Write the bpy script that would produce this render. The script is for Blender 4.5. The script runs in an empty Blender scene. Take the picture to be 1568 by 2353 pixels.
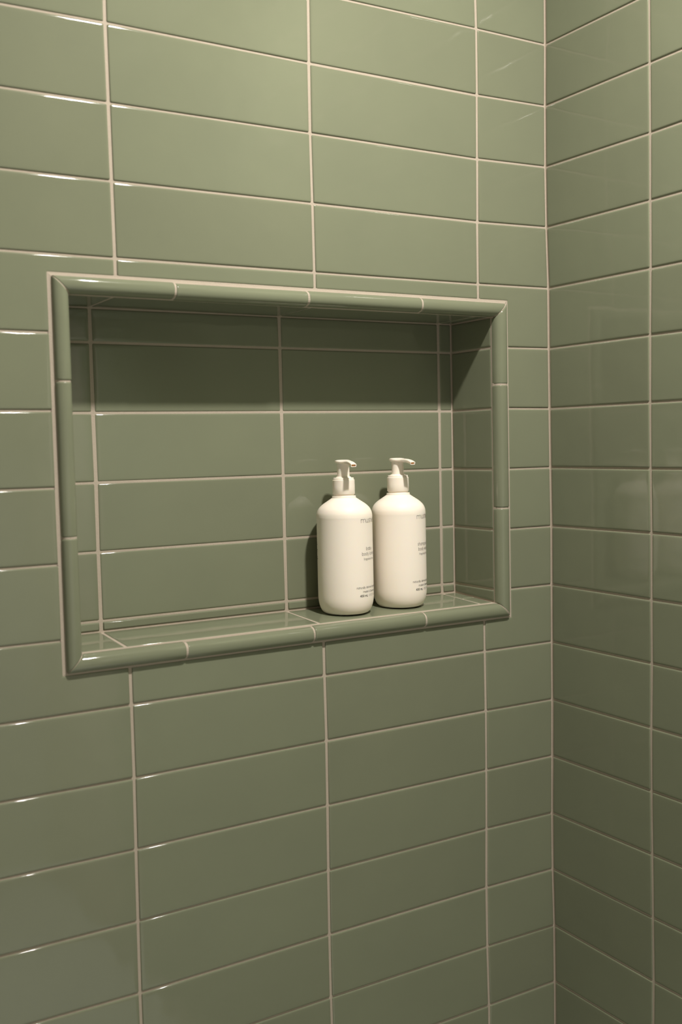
import bpy, bmesh, math, random
from mathutils import Vector

# ------------------------------------------------------------------ units
P = 0.078            # pitch of one tile row (3 inch tile + joint); all "row" numbers below are multiples of it
Z0 = 2.0             # height of row line 0 above the floor
def W3(x, y, z):     # row units -> metres
    return Vector((x * P, y * P, Z0 + z * P))
MM = 0.001
random.seed(11)
sc = bpy.context.scene
COL = sc.collection

# ------------------------------------------------------------------ camera
def make_camera():
    cd = bpy.data.cameras.new('camera'); co = bpy.data.objects.new('camera', cd); COL.objects.link(co)
    yaw, pit, rol = 0.53463, -0.06408, -0.0226
    cy, sy, cp, sp = math.cos(yaw), math.sin(yaw), math.cos(pit), math.sin(pit)
    f = Vector((sy * cp, cy * cp, sp)); rt = Vector((cy, -sy, 0)); up = rt.cross(f)
    cr, sr = math.cos(rol), math.sin(rol)
    r2 = rt * cr + up * sr; u2 = up * cr - rt * sr
    from mathutils import Matrix
    m = Matrix((r2, u2, -f)).transposed().to_4x4()
    m.translation = W3(-12.23605, -13.66727, -6.52491)
    co.matrix_world = m
    cd.sensor_fit = 'VERTICAL'; cd.sensor_height = 36.0; cd.sensor_width = 24.0
    cd.lens = 2430.62 / 2353 * 36.0
    cd.clip_start = 0.02
    cd.dof.use_dof = True; cd.dof.focus_distance = 16.9 * P; cd.dof.aperture_fstop = 4.5
    sc.camera = co
make_camera()

# ------------------------------------------------------------------ world, exposure
w = bpy.data.worlds.new('world'); sc.world = w; w.use_nodes = True
w.node_tree.nodes['Background'].inputs[0].default_value = (1, .95, .88, 1)
w.node_tree.nodes['Background'].inputs[1].default_value = 0.01
sc.view_settings.view_transform = 'Standard'; sc.view_settings.look = 'None'
sc.view_settings.gamma = 1.0; sc.view_settings.use_curve_mapping = False
sc.view_settings.exposure = 0.0

CEIL = 5.5                                   # ceiling height in rows above line 0
KEY_POS = (-4.3, -8.6)                      # shower downlight, plan position in rows
KEY_W, KEY_COL = 23.0, (1.0, 0.93, 0.87)
FILL_POS = (-7.0, -23.0)                     # unseen fill downlight, added out in the bathroom to brighten floor and ceiling
FILL_W, FILL_COL = 29.0, (0.95, 0.98, 1.0)

# ------------------------------------------------------------------ helpers
def link(name, me, mat=None, parent=None):
    o = bpy.data.objects.new(name, me); COL.objects.link(o)
    if mat is not None and me is not None and not me.materials: me.materials.append(mat)
    if parent is not None: o.parent = parent
    return o
def mesh(name, V, F, smooth=False):
    me = bpy.data.meshes.new(name); me.from_pydata([tuple(v) for v in V], [], F); me.update()
    if smooth:
        me.polygons.foreach_set('use_smooth', [True] * len(me.polygons))
    return me
def tag(o, label=None, cat=None, group=None, kind=None):
    if label: o['label'] = label
    if cat: o['category'] = cat
    if group: o['group'] = group
    if kind: o['kind'] = kind
    return o
def box(V, F, a, b):
    n = len(V)
    x0, y0, z0 = a; x1, y1, z1 = b
    V += [(x0,y0,z0),(x1,y0,z0),(x1,y1,z0),(x0,y1,z0),(x0,y0,z1),(x1,y0,z1),(x1,y1,z1),(x0,y1,z1)]
    F += [[n+i for i in q] for q in ((0,3,2,1),(4,5,6,7),(0,1,5,4),(1,2,6,5),(2,3,7,6),(3,0,4,7))]
def rowbox(V, F, a, b):
    A, B = W3(*a), W3(*b)
    box(V, F, (min(A.x,B.x),min(A.y,B.y),min(A.z,B.z)), (max(A.x,B.x),max(A.y,B.y),max(A.z,B.z)))

# ------------------------------------------------------------------ materials
def newmat(name):
    m = bpy.data.materials.new(name); m.use_nodes = True
    nt = m.node_tree; return m, nt, nt.nodes['Principled BSDF']
def srgb(r, g, b):
    f = lambda c: (c/255/12.92) if c/255 <= .04045 else ((c/255+.055)/1.055)**2.4
    return (f(r), f(g), f(b), 1)
def N(nt, t, **k):
    n = nt.nodes.new(t)
    for a, v in k.items(): setattr(n, a, v)
    return n
def glaze_mat():
    m, nt, b = newmat('green_glaze')
    tc = N(nt, 'ShaderNodeTexCoord')
    oi = N(nt, 'ShaderNodeObjectInfo')
    geo = N(nt, 'ShaderNodeNewGeometry')
    # slow cloudiness of the glaze
    n1 = N(nt, 'ShaderNodeTexNoise'); n1.inputs['Scale'].default_value = 9; n1.inputs['Detail'].default_value = 3
    nt.links.new(geo.outputs['Position'], n1.inputs['Vector'])
    ramp = N(nt, 'ShaderNodeValToRGB')
    ramp.color_ramp.elements[0].position = .3; ramp.color_ramp.elements[1].position = .7
    ramp.color_ramp.elements[0].color = GREEN_A; ramp.color_ramp.elements[1].color = GREEN_B
    nt.links.new(n1.outputs['Fac'], ramp.inputs['Fac'])
    hs = N(nt, 'ShaderNodeHueSaturation')
    mr = N(nt, 'ShaderNodeMapRange'); mr.inputs['To Min'].default_value = .965; mr.inputs['To Max'].default_value = 1.035
    nt.links.new(oi.outputs['Random'], mr.inputs['Value']); nt.links.new(mr.outputs['Result'], hs.inputs['Value'])
    mh = N(nt, 'ShaderNodeMapRange'); mh.inputs['To Min'].default_value = .498; mh.inputs['To Max'].default_value = .503
    nt.links.new(oi.outputs['Random'], mh.inputs['Value']); nt.links.new(mh.outputs['Result'], hs.inputs['Hue'])
    nt.links.new(ramp.outputs['Color'], hs.inputs['Color'])
    nt.links.new(hs.outputs['Color'], b.inputs['Base Color'])
    b.inputs['Roughness'].default_value = .07
    b.inputs['IOR'].default_value = 1.5
    # glaze undulation + very fine orange peel
    n2 = N(nt, 'ShaderNodeTexNoise'); n2.inputs['Scale'].default_value = 26; n2.inputs['Detail'].default_value = 1.5
    n3 = N(nt, 'ShaderNodeTexNoise'); n3.inputs['Scale'].default_value = 700; n3.inputs['Detail'].default_value = 2
    ad = N(nt, 'ShaderNodeVectorMath', operation='ADD')
    mp = N(nt, 'ShaderNodeVectorMath', operation='SCALE'); mp.inputs['Scale'].default_value = 7
    cmb = N(nt, 'ShaderNodeCombineXYZ')
    nt.links.new(oi.outputs['Random'], cmb.inputs[0]); nt.links.new(oi.outputs['Random'], cmb.inputs[2])
    nt.links.new(cmb.outputs[0], mp.inputs[0])
    nt.links.new(geo.outputs['Position'], ad.inputs[0]); nt.links.new(mp.outputs[0], ad.inputs[1])
    nt.links.new(ad.outputs[0], n2.inputs['Vector']); nt.links.new(geo.outputs['Position'], n3.inputs['Vector'])
    b1 = N(nt, 'ShaderNodeBump'); b1.inputs['Strength'].default_value = 1; b1.inputs['Distance'].default_value = .00036
    b2 = N(nt, 'ShaderNodeBump'); b2.inputs['Strength'].default_value = 1; b2.inputs['Distance'].default_value = .0000018
    nt.links.new(n2.outputs['Fac'], b1.inputs['Height']); nt.links.new(n3.outputs['Fac'], b2.inputs['Height'])
    nt.links.new(b1.outputs['Normal'], b2.inputs['Normal']); nt.links.new(b2.outputs['Normal'], b.inputs['Normal'])
    return m
GREEN_A = srgb(121, 126, 104); GREEN_B = srgb(124, 129, 106)
def grout_mat():
    m, nt, b = newmat('beige_grout')
    geo = N(nt, 'ShaderNodeNewGeometry')
    n = N(nt, 'ShaderNodeTexNoise'); n.inputs['Scale'].default_value = 900; n.inputs['Detail'].default_value = 3
    n0 = N(nt, 'ShaderNodeTexNoise'); n0.inputs['Scale'].default_value = 30; n0.inputs['Detail'].default_value = 2
    nt.links.new(geo.outputs['Position'], n.inputs['Vector']); nt.links.new(geo.outputs['Position'], n0.inputs['Vector'])
    mx = N(nt, 'ShaderNodeMix', data_type='RGBA')
    mx.inputs['A'].default_value = srgb(166, 154, 138); mx.inputs['B'].default_value = srgb(191, 180, 163)
    ad = N(nt, 'ShaderNodeMath', operation='ADD'); hf = N(nt, 'ShaderNodeMath', operation='MULTIPLY'); hf.inputs[1].default_value = .5
    nt.links.new(n.outputs['Fac'], ad.inputs[0]); nt.links.new(n0.outputs['Fac'], ad.inputs[1]); nt.links.new(ad.outputs[0], hf.inputs[0])
    nt.links.new(hf.outputs[0], mx.inputs['Factor']); nt.links.new(mx.outputs['Result'], b.inputs['Base Color'])
    b.inputs['Roughness'].default_value = .85
    bp = N(nt, 'ShaderNodeBump'); bp.inputs['Distance'].default_value = .0004; bp.inputs['Strength'].default_value = .8
    nt.links.new(n.outputs['Fac'], bp.inputs['Height']); nt.links.new(bp.outputs['Normal'], b.inputs['Normal'])
    return m
def paint_mat(name, col, rough=.7, scale=60):
    m, nt, b = newmat(name)
    geo = N(nt, 'ShaderNodeNewGeometry')
    n = N(nt, 'ShaderNodeTexNoise'); n.inputs['Scale'].default_value = scale
    nt.links.new(geo.outputs['Position'], n.inputs['Vector'])
    mx = N(nt, 'ShaderNodeMix', data_type='RGBA')
    mx.inputs['A'].default_value = tuple(c*.95 for c in col[:3]) + (1,); mx.inputs['B'].default_value = col
    nt.links.new(n.outputs['Fac'], mx.inputs['Factor']); nt.links.new(mx.outputs['Result'], b.inputs['Base Color'])
    b.inputs['Roughness'].default_value = rough
    return m
def plastic_mat(name, col, rough, sss=.18):
    m, nt, b = newmat(name)
    tc = N(nt, 'ShaderNodeTexCoord')
    n = N(nt, 'ShaderNodeTexNoise'); n.inputs['Scale'].default_value = 1500
    nt.links.new(tc.outputs['Object'], n.inputs['Vector'])
    bp = N(nt, 'ShaderNodeBump'); bp.inputs['Distance'].default_value = .00002; bp.inputs['Strength'].default_value = .5
    nt.links.new(n.outputs['Fac'], bp.inputs['Height']); nt.links.new(bp.outputs['Normal'], b.inputs['Normal'])
    b.inputs['Base Color'].default_value = col
    b.inputs['Roughness'].default_value = rough
    b.inputs['Subsurface Weight'].default_value = sss
    b.inputs['Subsurface Radius'].default_value = (.004, .0025, .0012)
    b.inputs['Specular IOR Level'].default_value = .35
    b.inputs['Subsurface Scale'].default_value = 1.0
    return m
M_TILE = glaze_mat(); M_GROUT = grout_mat()
M_CEIL = paint_mat('ceiling_paint', srgb(236, 234, 228))
M_WALL = paint_mat('wall_paint', srgb(176, 172, 165))
M_FLOOR = paint_mat('floor_stone', srgb(160, 158, 150), .45, 12)
M_BODY = plastic_mat('cream_plastic', srgb(253, 243, 228), .5)
M_PUMP = plastic_mat('cream_pump_plastic', srgb(253, 243, 228), .42)
M_INK = paint_mat('grey_ink', srgb(92, 84, 76), .6, 400)
M_INKB = paint_mat('dark_ink', srgb(58, 52, 48), .6, 400)
M_AMBER = paint_mat('amber_residue', srgb(214, 150, 70), .35, 400)
M_METAL, _nt, _b = newmat('white_enamel'); _b.inputs['Base Color'].default_value = (.75, .75, .73, 1); _b.inputs['Roughness'].default_value = .35
M_LENS, _nt, _b = newmat('lamp_lens'); _b.inputs['Base Color'].default_value = (.9, .88, .8, 1); _b.inputs['Roughness'].default_value = .3
_b.inputs['Emission Color'].default_value = (1, .9, .78, 1); _b.inputs['Emission Strength'].default_value = 3.0

# ------------------------------------------------------------------ measured joint crossings (rows)
J = {
 'C': {0:(-.003,.005),1:(-.017,-.994),2:(-.025,-1.989),3:(-.015,-2.983),4:(.015,-3.991),5:(.012,-4.994),6:(.014,-6.005),7:(.022,-7.003),8:(.031,-8.004),9:(.023,-9.006),10:(.018,-10.0),11:(.012,-11.001),12:(-.001,-11.992),13:(-.018,-12.995),14:(-.016,-13.994),15:(.006,-15.006),16:(.008,-16.019)},
 'V1': {0:(-1.438,.012),1:(-1.44,-1.019),2:(-1.453,-2.022),3:(-1.467,-3.015),4:(-1.471,-4.003),10:(-1.437,-9.991),11:(-1.433,-10.986),12:(-1.441,-11.986),13:(-1.454,-12.978),14:(-1.471,-13.978),15:(-1.47,-14.993),16:(-1.451,-16.018)},
 'V2': {1:(-4.507,-1.011),2:(-4.513,-2.006),3:(-4.504,-3.01),4:(-4.499,-4.005),10:(-4.489,-9.994),11:(-4.482,-10.989),12:(-4.489,-11.983),13:(-4.501,-12.99),14:(-4.509,-13.992),15:(-4.509,-14.983)},
 'V3': {1:(-7.54,-.979),2:(-7.534,-2.001),3:(-7.528,-3.007),4:(-7.521,-4.009),10:(-7.513,-9.994),11:(-7.513,-11.008),12:(-7.522,-12.003),13:(-7.53,-13.011),14:(-7.536,-14.029)},
 'W': {1:(-2.262,-1.0),2:(-2.266,-2.017),3:(-2.261,-3.002),4:(-2.264,-4.004),5:(-2.251,-4.992),6:(-2.245,-6.003),7:(-2.249,-7.003),8:(-2.261,-7.984),9:(-2.256,-9.006),10:(-2.26,-9.995),11:(-2.242,-11.0),12:(-2.246,-11.995),13:(-2.254,-12.996),14:(-2.263,-14.004),15:(-2.271,-15.029)},
}
NOM = {'C': 0., 'V1': -1.454, 'V2': -4.495, 'V3': -7.53, 'V4': -10.57, 'W': -2.2576}
def jn(j, k):
    if j in J and k in J[j]: return J[j][k]
    return (NOM[j], float(-k))

# ------------------------------------------------------------------ tile builder
GV, GH = 1.75 * MM, 1.35 * MM        # half widths of upright and level joints
RINGS = ((0, -.0026), (0, -.0010), (.0003, -.0004), (.0009, -.00009), (.0020, 0), (.0045, .00002))
def tile_geo(V, F, pts, ins, o, ex, ez, n, tilt=True, rr=.0012):
    """pts: 2-D polygon (metres) in the plane o + a*ex + b*ez, counter-clockwise seen from n; ins: inset per edge i (pts[i]->pts[i+1])"""
    m = len(pts)
    def inset(extra):
        res = []
        for i in range(m):
            p0, p1, p2 = pts[i-1], pts[i], pts[(i+1) % m]
            d1 = (Vector(p1) - Vector(p0)).normalized(); d2 = (Vector(p2) - Vector(p1)).normalized()
            n1 = Vector((-d1.y, d1.x)); n2 = Vector((-d2.y, d2.x))
            a = ins[i-1] + extra; b = ins[i] + extra
            det = n1.x*n2.y - n1.y*n2.x
            ox = (a*n2.y - b*n1.y) / det; oy = (n1.x*b - n2.x*a) / det
            res.append(Vector(p1) + Vector((ox, oy)))
        return res
    ta, tb, t0 = (random.uniform(-1, 1), random.uniform(-1, 1), random.uniform(-.5, .5)) if tilt else (0, 0, 0)
    cx = sum(p[0] for p in pts)/m; cy = sum(p[1] for p in pts)/m
    hx = max(abs(p[0]-cx) for p in pts); hy = max(abs(p[1]-cy) for p in pts)
    start = len(V); cnt = None
    ks = min(1, min(hx, hy)*2/.030)
    for ri, (e, h) in enumerate(RINGS):
        e *= ks if e > .001 else 1
        q = inset(e); ring = []
        for i in range(m):
            a, b, c = q[i-1], q[i], q[(i+1) % m]
            r = max(rr - e * .3, .0003)
            r = min(r, (a-b).length*.3, (c-b).length*.3)
            pa = b + (a-b).normalized()*r; pc = b + (c-b).normalized()*r
            mid = b*.5 + (pa+pc)*.25
            ring += [pa, mid, pc]
        cnt = len(ring)
        for p in ring:
            k = h
            if ri > 0: k += .00012*t0 + .00022*(ta*(p.x-cx)/hx*min(1, hx/.08) + tb*.6*(p.y-cy)/hy)
            V.append(o + ex*p.x + ez*p.y + n*k)
    R = len(RINGS)
    for r in range(R-1):
        for i in range(cnt):
            a = start + r*cnt + i; b = start + r*cnt + (i+1) % cnt
            F.append([a, b, b+cnt, a+cnt])
    F.append([start + (R-1)*cnt + i for i in range(cnt)])
def add_tile(parent, pts, ins, o, ex, ez, n, name='tile', **k):
    V, F = [], []
    tile_geo(V, F, pts, ins, o, ex, ez, n, **k)
    me = mesh(name, V, F, True)
    return link(name, me, M_TILE, parent)

# planes: back wall seen from -y
BO, BX, BZ, BN = Vector((0, 0, Z0)), Vector((1, 0, 0)), Vector((0, 0, 1)), Vector((0, -1, 0))
# right wall seen from -x : horizontal axis runs towards -y
RO, RX, RN = Vector((0, 0, Z0)), Vector((0, -1, 0)), Vector((-1, 0, 0))

NX0, NX1, NZ0, NZ1 = -8.43, -.88, -9.475, -4.242      # outer edge of the bead round the niche frame
IX0, IX1, IZ0, IZ1 = -8.165, -1.155, -9.222, -4.508    # inner faces (left, right, shelf front, ceiling)
ND = 1.18                                             # depth of niche back
SHELF_B, SHELF_F = -9.158, -9.215                     # shelf falls towards the front

# ------------------------------------------------------------------ room shell
def make_wall_back():
    V, F = [], []
    g = .0014 / P
    B = 2.3
    def rb(x0, x1, z0, z1): rowbox(V, F, (x0, g, z0), (x1, B, z1))
    X0, X1 = -26.0, 1.6; ZT, ZB = CEIL, -Z0/P
    rb(X0, -8.26, ZB, ZT); rb(-1.06, X1, ZB, ZT); rb(-8.26, -1.06, -4.42, ZT); rb(-8.26, -1.06, ZB, -9.28)
    w = link('wall_back', mesh('wall_back', V, F), M_GROUT)
    tag(w, 'shower back wall of stacked sage green glazed tiles with beige grout around a niche', kind='structure')
    return w
WB = make_wall_back()

def make_back_tiles():
    seen = []
    def P2(x, z): return (x*P, z*P)
    cols = [('V1', 'C'), ('V2', 'V1'), ('V3', 'V2'), ('V4', 'V3')]
    e = .0003
    for k in range(-1, 18):
        for (l, r) in cols:
            a, b, c, d = jn(l, k+1), jn(r, k+1), jn(r, k), jn(l, k)     # bl, br, tr, tl
            gr = .0013 if r == 'C' else GV
            gv = lambda: GV + random.uniform(-.25, .25)*MM
            gh = lambda: GH + random.uniform(-.2, .2)*MM
            if r == 'C':
                b = (b[0], b[1]); c = (c[0], c[1])
            full = [a, b, c, d]; ins = [gh(), gr if r == 'C' else gv(), gh(), gv()]
            if 5 <= k <= 8:
                if l == 'V1': full = [(NX1, -(k+1.)), b, c, (NX1, -float(k))]; ins = [gh(), gr, gh(), e]
                elif r == 'V3': full = [a, (NX0, -(k+1.)-.012), (NX0, -k-.01), d]; ins = [gh(), e, gh(), gv()]
                else: continue
            elif k == 4:
                if l == 'V1': full = [(a[0]+.59, a[1]), b, c, d, (d[0], NZ1), (NX1, NZ1)]; full[0] = (NX1, -5.0); ins = [gh(), gr, gh(), gv(), e, e]
                elif r == 'V3': full = [a, (NX0, -5.01), (NX0, NZ1), (c[0], NZ1), c, d]; ins = [gh(), e, e, gv(), gh(), gv()]
                else: full = [(a[0] if False else d[0], NZ1), (c[0], NZ1), c, d]; ins = [e, gv(), gh(), gv()]
            elif k == 9:
                if l == 'V1': full = [a, b, c, (NX1, -9.0), (NX1, NZ0), (a[0], NZ0)]; ins = [gh(), gr, gh(), e, e, gv()]
                elif r == 'V3': full = [a, b, (b[0], NZ0), (NX0, NZ0), (NX0, -9.01), d]; ins = [gh(), gv(), e, e, gh(), gv()]
                else: full = [a, b, (b[0], NZ0), (a[0], NZ0)]; ins = [gh(), gv(), e, gv()]
            add_tile(WB, [P2(*p) for p in full], ins, BO, BX, BZ, BN)
    # the field beyond the frame, joined
    V, F = [], []
    L = 3.04
    xs = [0, NOM['V1']] + [NOM['V1'] - L*i for i in range(1, 8)]
    for k in range(-6, 25):
        for i in range(len(xs)-1):
            if -1 <= k <= 17 and i < 4: continue
            x1, x0 = xs[i], xs[i+1]
            tile_geo(V, F, [P2(x0, -k-1), P2(x1, -k-1), P2(x1, -k), P2(x0, -k)], [GH, GV if i else .0013, GH, GV], BO, BX, BZ, BN)
    o = link('tile_field', mesh('tile_field', V, F, True), M_TILE, WB); o['kind'] = 'stuff'
make_back_tiles()

def make_wall_right():
    V, F = [], []
    g = .0011
    # front skin follows the slight bow of the tiled corner
    ks = list(range(-6, 27)); ys = [.3, 0, NOM['W'], -34.0]
    for k in ks:
        off = jn('C', k)[0]*P if k in J['C'] else 0
        z = max(Z0 - k*P, 0)
        for i, y in enumerate(ys):
            V.append((g + (off if i < 2 else 0), y*P, z))
    for r in range(len(ks)-1):
        for i in range(3):
            a = r*4+i; F.append([a, a+4, a+5, a+1])
    n = len(V)
    for k in (ks[0], ks[-1]):
        for y in (ys[0], ys[-1]): V.append((.1, y*P, max(Z0-k*P, 0)))
    F.append([n, n+1, n+3, n+2])
    w = link('wall_right', mesh('wall_right', V, F), M_GROUT)
    tag(w, 'shaded right shower wall of stacked sage green glazed tiles meeting the niche wall', kind='structure')
    return w
WR = make_wall_right()
def make_right_tiles():
    ys = [0, NOM['W'], NOM['W']-3.04, NOM['W']-6.08]
    def tileR(y0z, ins, off0):
        # corner-side vertices carry the bow of the wall
        V, F = [], []
        tile_geo(V, F, y0z, ins, RO, RX, BZ, RN)
        return V, F
    V2, F2 = [], []
    for k in range(-6, 25):
        for c in range(11):
            if c == 0:
                A, B = jn('C', k), jn('C', k+1); C_, D = jn('W', k), jn('W', k+1)
                pts = [(0, B[1]*P), (-D[0]*P, D[1]*P), (-C_[0]*P, C_[1]*P), (0, A[1]*P)]
                ins = [GH+random.uniform(-.2,.2)*MM, GV, GH, .0014]
            else:
                y0 = NOM['W'] - 3.04*(c-1); y1 = y0-3.04
                zl, zr = (jn('W', k+1)[1], jn('W', k)[1]) if c == 1 else (-k-1, -k)
                yl0, yl1 = (jn('W', k+1)[0], jn('W', k)[0]) if c == 1 else (y0, y0)
                pts = [(-yl0*P, zl*P), (-y1*P, (-k-1)*P), (-y1*P, -k*P), (-yl1*P, zr*P)]
                ins = [GH, GV, GH, GV]
            near = -2 <= k <= 18 and c < 2
            if near:
                V, F = tileR(pts, ins, 0)
                if c == 0:
                    for i, v in enumerate(V):
                        t = 1 - min(max(-v.y/(-NOM['W']*P), 0), 1)
                        u = min(max((v.z - (Z0+(-k-1)*P))/P, 0), 1)
                        off = (jn('C', k)[0]*u + jn('C', k+1)[0]*(1-u)) * t * P
                        V[i] = Vector((v.x+off, v.y, v.z))
                link('tile', mesh('tile', V, F, True), M_TILE, WR)
            elif c < 8:
                tile_geo(V2, F2, pts, ins, RO, RX, BZ, RN)
    o = link('tile_field', mesh('tile_field', V2, F2, True), M_TILE, WR); o['kind'] = 'stuff'
make_right_tiles()

def shell(name, a, b, mat, label):
    V, F = [], []; rowbox(V, F, a, b)
    o = link(name, mesh(name, V, F), mat); tag(o, label, kind='structure'); return o
ZB = -Z0/P
shell('ceiling', (-28, -36, CEIL), (2.5, 2.3, CEIL+.6), M_CEIL, 'white painted bathroom ceiling')
shell('floor', (-28, -36, ZB-.6), (2.5, 2.3, ZB), M_FLOOR, 'pale stone bathroom floor')
shell('wall_left', (-27, -35, ZB), (-26, 2.3, CEIL), M_WALL, 'off-white painted left wall')
shell('wall_front', (-27, -35, ZB), (2, -34, CEIL), M_WALL, 'off-white painted wall behind the camera')

# ------------------------------------------------------------------ niche lining
def make_niche():
    V, F = [], []
    g = .0008/P
    y0 = .02
    rowbox(V, F, (-8.4, ND+g, -9.4), (-1.0, ND+.5, -4.3))        # back
    rowbox(V, F, (-8.4, y0, IZ1+g), (-1.0, ND+.3, -4.3))         # ceiling
    rowbox(V, F, (-8.4, y0, -9.4), (IX0-g, ND+.3, -4.3))         # left cheek
    rowbox(V, F, (IX1+g, y0, -9.4), (-1.0, ND+.3, -4.3))         # right cheek
    f = .0002/P                                                  # fuller joint where the lining meets the frame
    rowbox(V, F, (-8.3, .04, IZ1+f), (-1.0, .135, -4.35)); rowbox(V, F, (-8.35, .04, -9.3), (IX0-f, .105, -4.4)); rowbox(V, F, (IX1+f, .04, -9.3), (-1.02, .105, -4.4))
    rowbox(V, F, (-8.3, .04, -9.4), (-1.05, .135, SHELF_F-f))
    n = len(V)                                                   # sloped shelf bed
    for x in (-8.3, -1.05):
        V += [tuple(W3(x, y0, -9.45)), tuple(W3(x, y0, SHELF_F-g)), tuple(W3(x, ND+.3, SHELF_B-g+.01)), tuple(W3(x, ND+.3, -9.45))]
    F += [[n,n+1,n+2,n+3],[n+7,n+6,n+5,n+4],[n,n+4,n+5,n+1],[n+1,n+5,n+6,n+2],[n+2,n+6,n+7,n+3],[n+3,n+7,n+4,n]]
    niche = link('niche', mesh('niche', V, F), M_GROUT, WB)
    niche['label'] = 'recessed rectangular shower niche lined with the same green tiles'
    def P2(a, b): return (a*P, b*P)
    ze = [IZ1, -5, -6, -7, -8, -9, SHELF_B]
    xe = [IX0, -7.52, -4.487, -1.427, IX1]
    c = .0011
    dz = {1:(.004,-.002,.0,-.01), }
    # back
    o = W3(0, ND, 0)
    for r in range(6):
        for i in range(4):
            x0, x1 = xe[i], xe[i+1]
            jx = random.uniform(-.004, .004)
            ins = [GH if r < 5 else c, (GV+.0002) if i < 3 else .0013, GH if r > 0 else c, (GV+.0002) if i > 0 else .0013]
            add_tile(niche, [P2(x0+jx, ze[r+1]), P2(x1+jx, ze[r+1]), P2(x1-jx, ze[r]), P2(x0-jx, ze[r])], ins, o, BX, BZ, BN)
    # cheeks
    for side in (1, -1):
        if side == 1: o = W3(IX1, 0, 0); ex = Vector((0, -1, 0)); n = Vector((-1, 0, 0)); ya, yb = -ND, -.10
        else: o = W3(IX0, 0, 0); ex = Vector((0, 1, 0)); n = Vector((1, 0, 0)); ya, yb = .10, ND
        for r in range(6):
            zb = ze[r+1]; zc = ze[r]
            zb2 = SHELF_F if r == 5 else zb
            l, rr_ = (zb, zb2) if side == 1 else (zb2, zb)
            add_tile(niche, [P2(ya, l), P2(yb, rr_), P2(yb, zc), P2(ya, zc)], [GH if r < 5 else c, .0008, GH if r > 0 else c, .0008], o, ex, BZ, n)
    # ceiling (faces down): axis x, and -y up the sheet
    o = W3(0, 0, IZ1); ex = Vector((1, 0, 0)); ez = Vector((0, 1, 0)); n = Vector((0, 0, -1))
    for i in range(4):
        x0, x1 = xe[i], xe[i+1]
        # counter-clockwise seen from below
        add_tile(niche, [P2(-x1, .125), P2(-x0, .125), P2(-x0, ND), P2(-x1, ND)], [.0009, GV if i > 0 else c, c, GV if i < 3 else c], o, Vector((-1, 0, 0)), ez, n)
    # shelf (faces up, slopes)
    sl = (SHELF_F-SHELF_B)/(ND-.09)
    ez = Vector((0, 1, -sl)).normalized(); n = Vector((0, sl, 1)).normalized(); o = W3(0, .09, SHELF_F)
    def sh(x0, x1, y0, y1, ins): add_tile(niche, [P2(x0, y0-.09), P2(x1, y0-.09), P2(x1, y1-.09), P2(x0, y1-.09)], ins, o, ex, ez, n)
    for i in range(3):
        sh(xe[i], xe[i+1], .125, ND, [.0008, GV, c, GV if i else c])
    sh(xe[3], xe[4], .125, .63, [.0008, c, .0009, GV]); sh(xe[3], xe[4], .63, ND, [.0009, c, c+.0015, GV])
    return niche
NICHE = make_niche()

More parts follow.
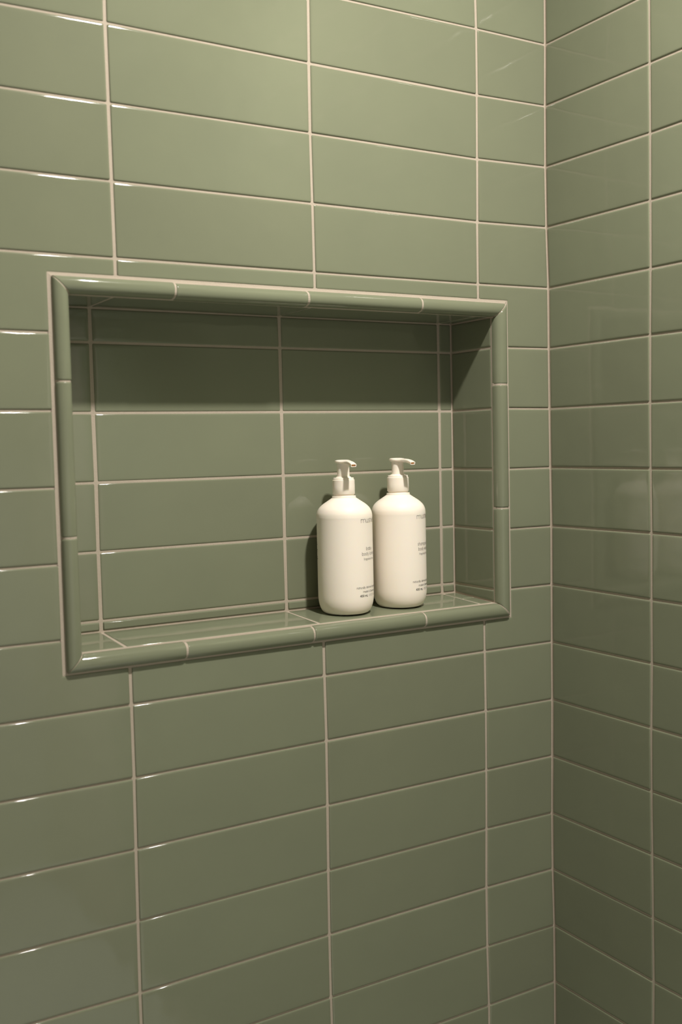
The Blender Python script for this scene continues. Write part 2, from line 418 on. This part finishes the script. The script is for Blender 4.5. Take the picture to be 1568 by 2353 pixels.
# ------------------------------------------------------------------ rounded liner round the niche
def make_frame():
    root = bpy.data.objects.new('trim_1', None); COL.objects.link(root)
    root.location = W3(-4.65, 0, IZ0)
    tag(root, 'raised frame of rounded green liner tiles around the wall niche', kind='structure')
    pro, leg = .088, .075
    WD = {'top': .224, 'bottom': .232, 'left': .222, 'right': .236}
    def prof(sh, wdt=.2):     # (u, v) in rows, v>0 towards the room; sh = shrink in metres
        s = sh/P; pts = [(s, -leg)]
        a = wdt/2
        nseg = 12
        for i in range(nseg+1):
            t = math.pi*(1 - i/nseg)
            ct, st = math.cos(t), math.sin(t)
            ex = .9 if ct < 0 else .85
            u = a + (a-s)*math.copysign(abs(ct)**ex, ct); v0 = -.045 if ct < 0 else -.012
            v = v0 + (pro-s-v0)*abs(st)**ex
            pts.append((u, v))
        pts.append((wdt-s, -.03))
        return pts
    def place(side, s, u, v):
        if side == 'top': return W3(s, -v, IZ1+u)
        if side == 'bottom': return W3(s, -v, IZ0-u)
        if side == 'left': return W3(IX0-u, -v, s)
        return W3(IX1+u, -v, s)
    def sweep(V, F, side, s0, s1, m0, m1, jit=0, core=0):
        """m0/m1: mitre at start/end (position spreads outwards with u)"""
        off = (random.uniform(-1, 1)*.0005*jit/P, random.uniform(-.3, 1)*.0005*jit/P)
        tl = random.uniform(-1, 1)*.0006*jit/P
        secs = []
        if core: secs = [(s0, m0, core), (s1, m1, core)]
        else:
            g = .0010/P
            for d, sh in ((0, .0010), (.0003, .0004), (.0010, .0001), (.002, 0)):
                secs.append((s0+(g if not m0 else .0006/P)+d/P, m0, sh))
            for i in (1, 2, 3): secs.append((s0+(s1-s0)*i/4, 0, 0))
            for d, sh in ((.002, 0), (.0010, .0001), (.0003, .0004), (0, .0010)):
                secs.append((s1-(g if not m1 else .0006/P)-d/P, m1, sh))
        st = len(V); n = None
        for (s, mt, sh) in secs:
            pr = prof(sh, WD[side]); n = len(pr)
            for (u, v) in pr:
                ss = s + (-u if (mt and s < (s0+s1)/2) else (u if mt else 0)) * OW[side]
                lam = (ss-s0)/(s1-s0)-.5
                V.append(place(side, ss, u+off[0], v+off[1]*(v > -.05)+tl*lam*(v > 0)) - root.location)
        flip = side in ('top', 'right')
        for r in range(len(secs)-1):
            for i in range(n-1):
                q = [st+r*n+i, st+r*n+i+1, st+(r+1)*n+i+1, st+(r+1)*n+i]
                F.append(q if flip else q[::-1])
        F.append([st+i for i in range(n)]); F.append([st+(len(secs)-1)*n+i for i in range(n)][::-1])
    OW = {k: .228/v for k, v in WD.items()}
    runs = {'top': (IX0, -6.714, -4.647, -2.627, IX1), 'bottom': (IX0, -6.712, -4.687, -2.661, IX1),
            'left': (IZ0, -7.668, -5.633, IZ1), 'right': (IZ0, -7.637, -5.611, IZ1)}
    Vg, Fg = [], []
    for side, e in runs.items():
        for i in range(len(e)-1):
            V, F = [], []
            sweep(V, F, side, e[i], e[i+1], i == 0, i == len(e)-2, jit=1)
            me = mesh('liner_tile', V, F, True)
            for p in me.polygons:
                if p.loop_total > 4: p.use_smooth = False
            link('liner_tile', me, M_TILE, root)
        sweep(Vg, Fg, side, e[0], e[-1], True, True, core=.0006)
        # bead of grout along the outer edge
        st = len(Vg)
        o1, o2 = {'top': (NX0, NX1), 'bottom': (NX0, NX1), 'left': (NZ0, NZ1), 'right': (NZ0, NZ1)}[side]
        outer = {'top': NZ1-IZ1, 'bottom': IZ0-NZ0, 'left': IX0-NX0, 'right': NX1-IX1}[side]
        outer += .012
        wdt = WD[side]
        nn = 5
        for s, dirn in ((e[0], -1), (e[-1], 1)):
            for i in range(nn):
                t = i/(nn-1); u = wdt-.01 + (outer-wdt+.01)*t
                v = .012*(1-t)**2 - .006
                Vg.append(place(side, s+dirn*u, u, v) - root.location)
        for i in range(nn-1):
            q = [st+i, st+i+1, st+nn+i+1, st+nn+i]; Fg.append(q)
    me = mesh('grout_bead', Vg, Fg)
    bm = bmesh.new(); bm.from_mesh(me); bmesh.ops.recalc_face_normals(bm, faces=bm.faces); bm.to_mesh(me); bm.free()
    link('grout_bead', me, M_GROUT, root)
make_frame()

# ------------------------------------------------------------------ lamps
def downlight(pos, watts, col, rad, label, spread=180):
    root = bpy.data.objects.new('ceiling_downlight', None); COL.objects.link(root)
    root.location = W3(pos[0], pos[1], CEIL)
    tag(root, label, 'lamp')
    V, F = [], []; n = 40
    prof = [(rad*1.02, -.001), (rad*1.02, -.004), (rad*1.35, -.005), (rad*1.42, -.002), (rad*1.42, 0)]
    for r, z in prof:
        for i in range(n): a = 2*math.pi*i/n; V.append((r*math.cos(a), r*math.sin(a), z))
    for j in range(len(prof)-1):
        for i in range(n): F.append([j*n+i, j*n+(i+1) % n, (j+1)*n+(i+1) % n, (j+1)*n+i])
    link('ring', mesh('ring', V, F, True), M_METAL, root)
    V = [(rad*math.cos(2*math.pi*i/n), rad*math.sin(2*math.pi*i/n), -.0008) for i in range(n)]
    link('lens', mesh('lens', V, [list(range(n))[::-1]]), M_LENS, root)
    ld = bpy.data.lights.new('downlight', 'AREA'); ld.shape = 'DISK'; ld.size = rad*2; ld.energy = watts; ld.color = col; ld.spread = math.radians(spread)
    lo = bpy.data.objects.new('downlight', ld); COL.objects.link(lo); lo.parent = root; lo.location = (0, 0, -.006)
downlight(KEY_POS, KEY_W, KEY_COL, .036, 'small round white recessed downlight above the shower')
downlight(FILL_POS, FILL_W, FILL_COL, .06, 'added unseen fill light, a round white downlight out in the bathroom', 95)

# ------------------------------------------------------------------ bottles
def lathe(V, F, prof, n=64, close_top=False, close_bottom=False):
    st = len(V)
    for r, z in prof:
        for i in range(n): a = 2*math.pi*i/n; V.append((r*MM*math.cos(a), r*MM*math.sin(a), z*MM))
    for j in range(len(prof)-1):
        for i in range(n): F.append([st+j*n+i, st+j*n+(i+1) % n, st+(j+1)*n+(i+1) % n, st+(j+1)*n+i])
    if close_bottom: F.append([st+i for i in range(n)][::-1])
    if close_top: F.append([st+(len(prof)-1)*n+i for i in range(n)])
def crisp(me, deg=38):
    me.set_sharp_from_angle(angle=math.radians(deg)); return me
def smooth_prof(pts, sub=5):
    out = []
    for i in range(len(pts)-1):
        p0 = pts[max(i-1, 0)]; p1 = pts[i]; p2 = pts[i+1]; p3 = pts[min(i+2, len(pts)-1)]
        for s in range(sub):
            t = s/sub
            out.append(tuple(.5*((2*p1[c]) + (-p0[c]+p2[c])*t + (2*p0[c]-5*p1[c]+4*p2[c]-p3[c])*t*t + (-p0[c]+3*p1[c]-3*p2[c]+p3[c])*t**3) for c in (0, 1)))
    out.append(pts[-1]); return out
R = 34.4
def arc(cx, cy, rx, ry, a0, a1, n=10):
    return [(cx+rx*math.cos(math.radians(a0+(a1-a0)*i/n)), cy+ry*math.sin(math.radians(a0+(a1-a0)*i/n))) for i in range(n+1)]
O_ = lambda cx=.45: arc(cx, .5, .45, .5, 0, 360, 16)
GL = {
 'm': (1.6, [[(0,0),(0,1)], arc(.4,.6,.4,.4,180,0)+[(.8,0)], arc(1.2,.6,.4,.4,180,0)+[(1.6,0)]]),
 'n': (.76, [[(0,0),(0,1)], arc(.38,.6,.38,.4,180,0)+[(.76,0)]]),
 'h': (.76, [[(0,0),(0,1.5)], arc(.38,.6,.38,.4,180,0)+[(.76,0)]]),
 'u': (.76, [[(0,1)]+arc(.38,.4,.38,.4,180,360), [(.76,1),(.76,0)]]),
 's': (.58, [[(.56,.84),(.45,.96),(.3,1),(.13,.95),(.06,.77),(.12,.62),(.3,.53),(.5,.43),(.58,.25),(.5,.07),(.3,0),(.12,.04),(0,.18)]]),
 'i': (.0, [[(0,0),(0,1)], [(0,1.3),(0,1.42)]]),
 'e': (.9, [[(.02,.52),(.9,.52)]+arc(.45,.5,.45,.5,0,318,14)]),
 'b': (.9, [[(0,0),(0,1.5)], O_()]), 'd': (.9, [[(.9,0),(.9,1.5)], O_()]), 'a': (.9, [[(.9,0),(.9,1)], O_()]),
 'o': (.9, [O_()]), 'p': (.9, [[(0,-.45),(0,1)], O_()]), 'g': (.9, [O_(), [(.9,1)]+arc(.47,-.05,.43,.42,0,-150)]),
 'y': (.8, [[(0,1),(.42,0)], [(.8,1),(.24,-.45)]]), 'v': (.8, [[(0,1),(.4,0),(.8,1)]]), 'w': (1.3, [[(0,1),(.33,0),(.65,1),(.97,0),(1.3,1)]]),
 'l': (.0, [[(0,0),(0,1.5)]]), 't': (.5, [[(.22,0),(.22,1.35)], [(0,1),(.5,1)]]),
 'r': (.42, [[(0,0),(0,1)], arc(.36,.6,.36,.4,180,80)]), 'f': (.5, [[(.18,0),(.18,1.15)]+arc(.46,1.15,.28,.35,180,90), [(0,1),(.46,1)]]),
 'c': (.82, [arc(.45,.5,.45,.5,40,320,12)]), 'k': (.65, [[(0,0),(0,1.5)], [(.6,1),(0,.4)], [(.2,.58),(.65,0)]]), 'z': (.6, [[(0,1),(.6,1),(0,0),(.6,0)]]),
 'D': (1.05, [[(0,0),(0,1.45),(.4,1.45)]+arc(.4,.725,.65,.725,90,-90)+[(0,0)]]), 'L': (.7, [[(0,1.45),(0,0),(.7,0)]]),
 '4': (.9, [[(.68,0),(.68,1.45),(0,.42),(.9,.42)]]), '0': (.9, [arc(.45,.725,.45,.725,0,360,16)]), '1': (.3, [[(0,1.2),(.3,1.45),(.3,0)]]),
 '3': (.8, [arc(.38,1.08,.36,.37,150,-90)+arc(.38,.37,.42,.37,90,-150)]), '5': (.8, [[(.75,1.45),(.15,1.45),(.08,.85)]+arc(.36,.47,.42,.47,120,-140)]),
 '.': (.0, [[(0,0),(0,.1)]]), '(': (.28, [arc(.6,.6,.6,1.0,140,220)]), ')': (.28, [arc(-.32,.6,.6,1.0,40,-40)]),
 '&': (1.0, [[(1,0),(.25,1.05)]+arc(.5,1.15,.27,.3,200,-60)+[(.2,.7)]+arc(.42,.38,.38,.38,130,330)+[(.95,.7)]]), ' ': (.32, []),
}
def text_mesh(name, txt, centre_deg, base_h, width_mm, xh_mm, stroke_mm, mat, parent, start_mode=None):
    gap = .34
    tot = sum(GL[c][0] for c in txt) + gap*(len(txt)-1)
    sx = width_mm/tot
    V, F = [], []
    x = -width_mm/2
    def rad(h):
        lo = [(0, 24), (.6, 27.2), (3.6, 30.2), (9, 32.6), (15, 33.9), (21, 34.4), (118, 34.42)]
        for (h0, r0), (h1, r1) in zip(lo, lo[1:]):
            if h <= h1: return (r0+(r1-r0)*(h-h0)/(h1-h0)+.06)*MM
        return (R+.06)*MM
    for c in txt:
        wd, strokes = GL[c]
        for pl in strokes:
            pts = [(x + p[0]*sx, base_h + p[1]*xh_mm) for p in pl]
            # subdivide long runs so that they bend with the bottle
            for i in range(len(pts)-1):
                a, b = Vector(pts[i]), Vector(pts[i+1]); d = b-a
                if d.length < 1e-6: continue
                u = d.normalized(); nrm = Vector((-u.y, u.x))*stroke_mm/2; ext = u*stroke_mm*.35
                k = max(1, int(abs(d.x)/1.2)+1)
                a2, b2 = a-ext, b+ext
                st = len(V)
                for j in range(k+1):
                    p = a2.lerp(b2, j/k)
                    for s in (1, -1):
                        q = p+nrm*s; th = math.radians(centre_deg) + q.x/R
                        rr = rad(q.y); V.append((rr*math.cos(th), rr*math.sin(th), q.y*MM))
                for j in range(k): F.append([st+2*j, st+2*j+1, st+2*j+3, st+2*j+2])
        x += (wd+gap)*sx
    return link(name, mesh(name, V, F), mat, parent)

def pump_head(parent, ang):
    """actuator: stem, thumb pad and spout; ang = heading of the spout in degrees"""
    V, F = [], []
    lathe(V, F, [(7.75, 165.5), (7.6, 172), (7.5, 178), (7.6, 182.5), (8.0, 184.6)], 40)
    st = len(V)
    # stations along the spout: s, half width, top z, bottom z
    S = [(-10.9, 1.4, 184.9, 184.1), (-10.3, 4.2, 186.1, 183.6), (-8.6, 6.9, 187.1, 183.5), (-5.5, 9.0, 187.9, 183.6), (-1.5, 9.9, 188.1, 183.7),
         (3, 9.3, 187.7, 183.7), (7, 7.4, 187.1, 183.4), (10.5, 5.2, 187.0, 183.0), (15, 4.0, 187.1, 182.9), (21, 3.6, 186.7, 182.6),
         (27, 3.5, 185.8, 181.7), (31.5, 3.5, 184.6, 180.5), (34.8, 3.55, 183.3, 179.6)]
    n = 24
    for (s, hw, zt, zb) in S:
        zc = (zt+zb)/2; hh = (zt-zb)/2
        for i in range(n):
            t = 2*math.pi*i/n; c, sn = math.cos(t), math.sin(t)
            e = .62 if s < 20 else .38
            y = hw*math.copysign(abs(c)**e, c); z = zc + hh*math.copysign(abs(sn)**e, sn)
            dr = .6 if s > 33 and sn < 0 else 0
            V.append(((s-dr)*MM, y*MM, z*MM))
    for j in range(len(S)-1):
        for i in range(n): F.append([st+j*n+i, st+(j+1)*n+i, st+(j+1)*n+(i+1) % n, st+j*n+(i+1) % n])
    F.append([st+i for i in range(n)])
    # spout mouth: a lip that turns into a short recess
    last = st+(len(S)-1)*n
    for (k, dx) in ((.70, 0), (.66, -1.6)):
        for i in range(n):
            v = V[last+i]; cz = 181.45*MM
            V.append((v[0]+dx*MM, v[1]*k*1.12, cz+(v[2]-cz)*k*.85))
    a = last; b = len(V)-2*n; c = len(V)-n
    for i in range(n):
        F.append([a+i, b+i, b+(i+1) % n, a+(i+1) % n]); F.append([b+i, c+i, c+(i+1) % n, b+(i+1) % n])
    o = link('pump_head', mesh('pump_head', V, F, True), M_PUMP, parent)
    bm = bmesh.new(); bm.from_mesh(o.data); bmesh.ops.recalc_face_normals(bm, faces=bm.faces); bm.to_mesh(o.data); bm.free(); crisp(o.data)
    o.rotation_euler = (0, 0, math.radians(ang))
    Vm = [V[c+i] for i in range(n)]
    m = link('spout_opening', mesh('spout_opening', Vm, [list(range(n))]), M_AMBER, o)
    m['label'] = 'amber spout opening'
    return o

def bottle(x, y, head_ang, label_deg, second, label):
    z = SHELF_F + (SHELF_B-SHELF_F)*(y-.09)/(ND-.09)
    root = bpy.data.objects.new('pump_bottle', None); COL.objects.link(root)
    root.location = W3(x, y, z) + Vector((0, 0, .0003))
    tag(root, label, 'bottle', 'cream pump bottles in the shower niche')
    V, F = [], []
    low = smooth_prof([(24.0, 0.0), (27.2, .6), (30.2, 3.6), (32.6, 9.0), (33.9, 15.0), (34.4, 21.0)], 5)
    up = smooth_prof([(34.4, 116.0), (34.45, 119.0), (33.8, 123.6), (31.4, 128.7), (27.0, 133.2), (20.6, 137.6), (15.6, 140.9)], 5)
    prof = low + [(34.4, 50), (34.4, 85)] + up + [(14.9, 141.5), (14.75, 142.2), (14.7, 143.4), (14.4, 143.9), (12.6, 143.95), (12.5, 146.2)]
    lathe(V, F, prof, 96, close_bottom=True, close_top=True)
    body = link('body', crisp(mesh('body', V, F, True)), M_BODY, root)
    V, F = [], []
    lathe(V, F, [(12.6, 145.9), (13.5, 145.9), (13.8, 146.3), (13.75, 155), (13.65, 163.2), (13.3, 163.6), (12.75, 163.7), (12.7, 165.6), (12.3, 166.1), (9.6, 166.2), (9.0, 167.2), (7.6, 167.6)], 64)
    link('collar', crisp(mesh('collar', V, F, True)), M_PUMP, root)
    pump_head(root, head_ang)
    a = label_deg
    T = [('printed_logo', 'mushie', 111.9, 27.5, 4.3, .46, M_INK)]
    if second: T += [('printed_text', 'shampoo &', 78.3, 26.0, 2.75, .36, M_INK), ('printed_text', 'body wash', 72.0, 24.0, 2.75, .36, M_INK)]
    else: T += [('printed_text', 'baby', 78.4, 12.0, 2.75, .36, M_INK), ('printed_text', 'body lotion', 72.1, 26.0, 2.75, .36, M_INK)]
    T += [('printed_text', 'fragrance free', 66.4, 21.0, 1.75, .26, M_INK),
          ('printed_text', 'naturally derived ingredients', 32.0, 43.0, 1.75, .28, M_INKB),
          ('printed_text', 'made in Denmark', 26.9, 25.0, 1.75, .28, M_INKB)]
    for nm, tx, h, wd, xh, stw, mt in T: text_mesh(nm, tx, a, h, wd, xh, stw, mt, root)
    text_mesh('printed_text', '400 mL', a-18.5, 21.9, 12.0, 1.75, .5, M_INKB, root)
    text_mesh('printed_text', '(13.5 fl oz)', a+10.5, 21.9, 18.0, 1.75, .26, M_INK, root)
    # ends of the small-print lines on the far side of the bottle, seen edge-on
    V, F = [], []
    rr = (R+.06)*MM
    rnd = random.Random(5 if second else 3)
    cam = -120.9 if not second else -125.5
    for h, reach in ((109.5, 79), (107.5, 83), (98.2, 82), (95.9, 84), (86.8, 81), (84.6, 78), (82.4, 83), (78.0, 77), (75.8, 80), (73.6, 84), (69.2, 79), (67.0, 77), (64.8, 83)):
        d = reach
        while d < 130:
            wd = rnd.uniform(1.0, 2.2); a0 = math.radians(cam-d); a1 = math.radians(cam-d-wd)
            st = len(V); hh = 1.15
            for aa in (a0, a1):
                for z in (h, h+hh): V.append((rr*math.cos(aa), rr*math.sin(aa), z*MM))
            F.append([st, st+1, st+3, st+2]); d += wd + rnd.uniform(.5, 1.5)
    pb = link('printed_small_print', mesh('printed_small_print', V, F), M_INKB, root)
    return root
BOTTLES = [
    bottle(-3.705, .64, -99.5, -62.3, False, 'cream baby body lotion pump bottle, the left of the two, nearer the niche centre'),
    bottle(-2.65, .68, -90.5, -59.0, True, 'cream shampoo and body wash pump bottle, the right of the two, nearer the niche corner'),
]
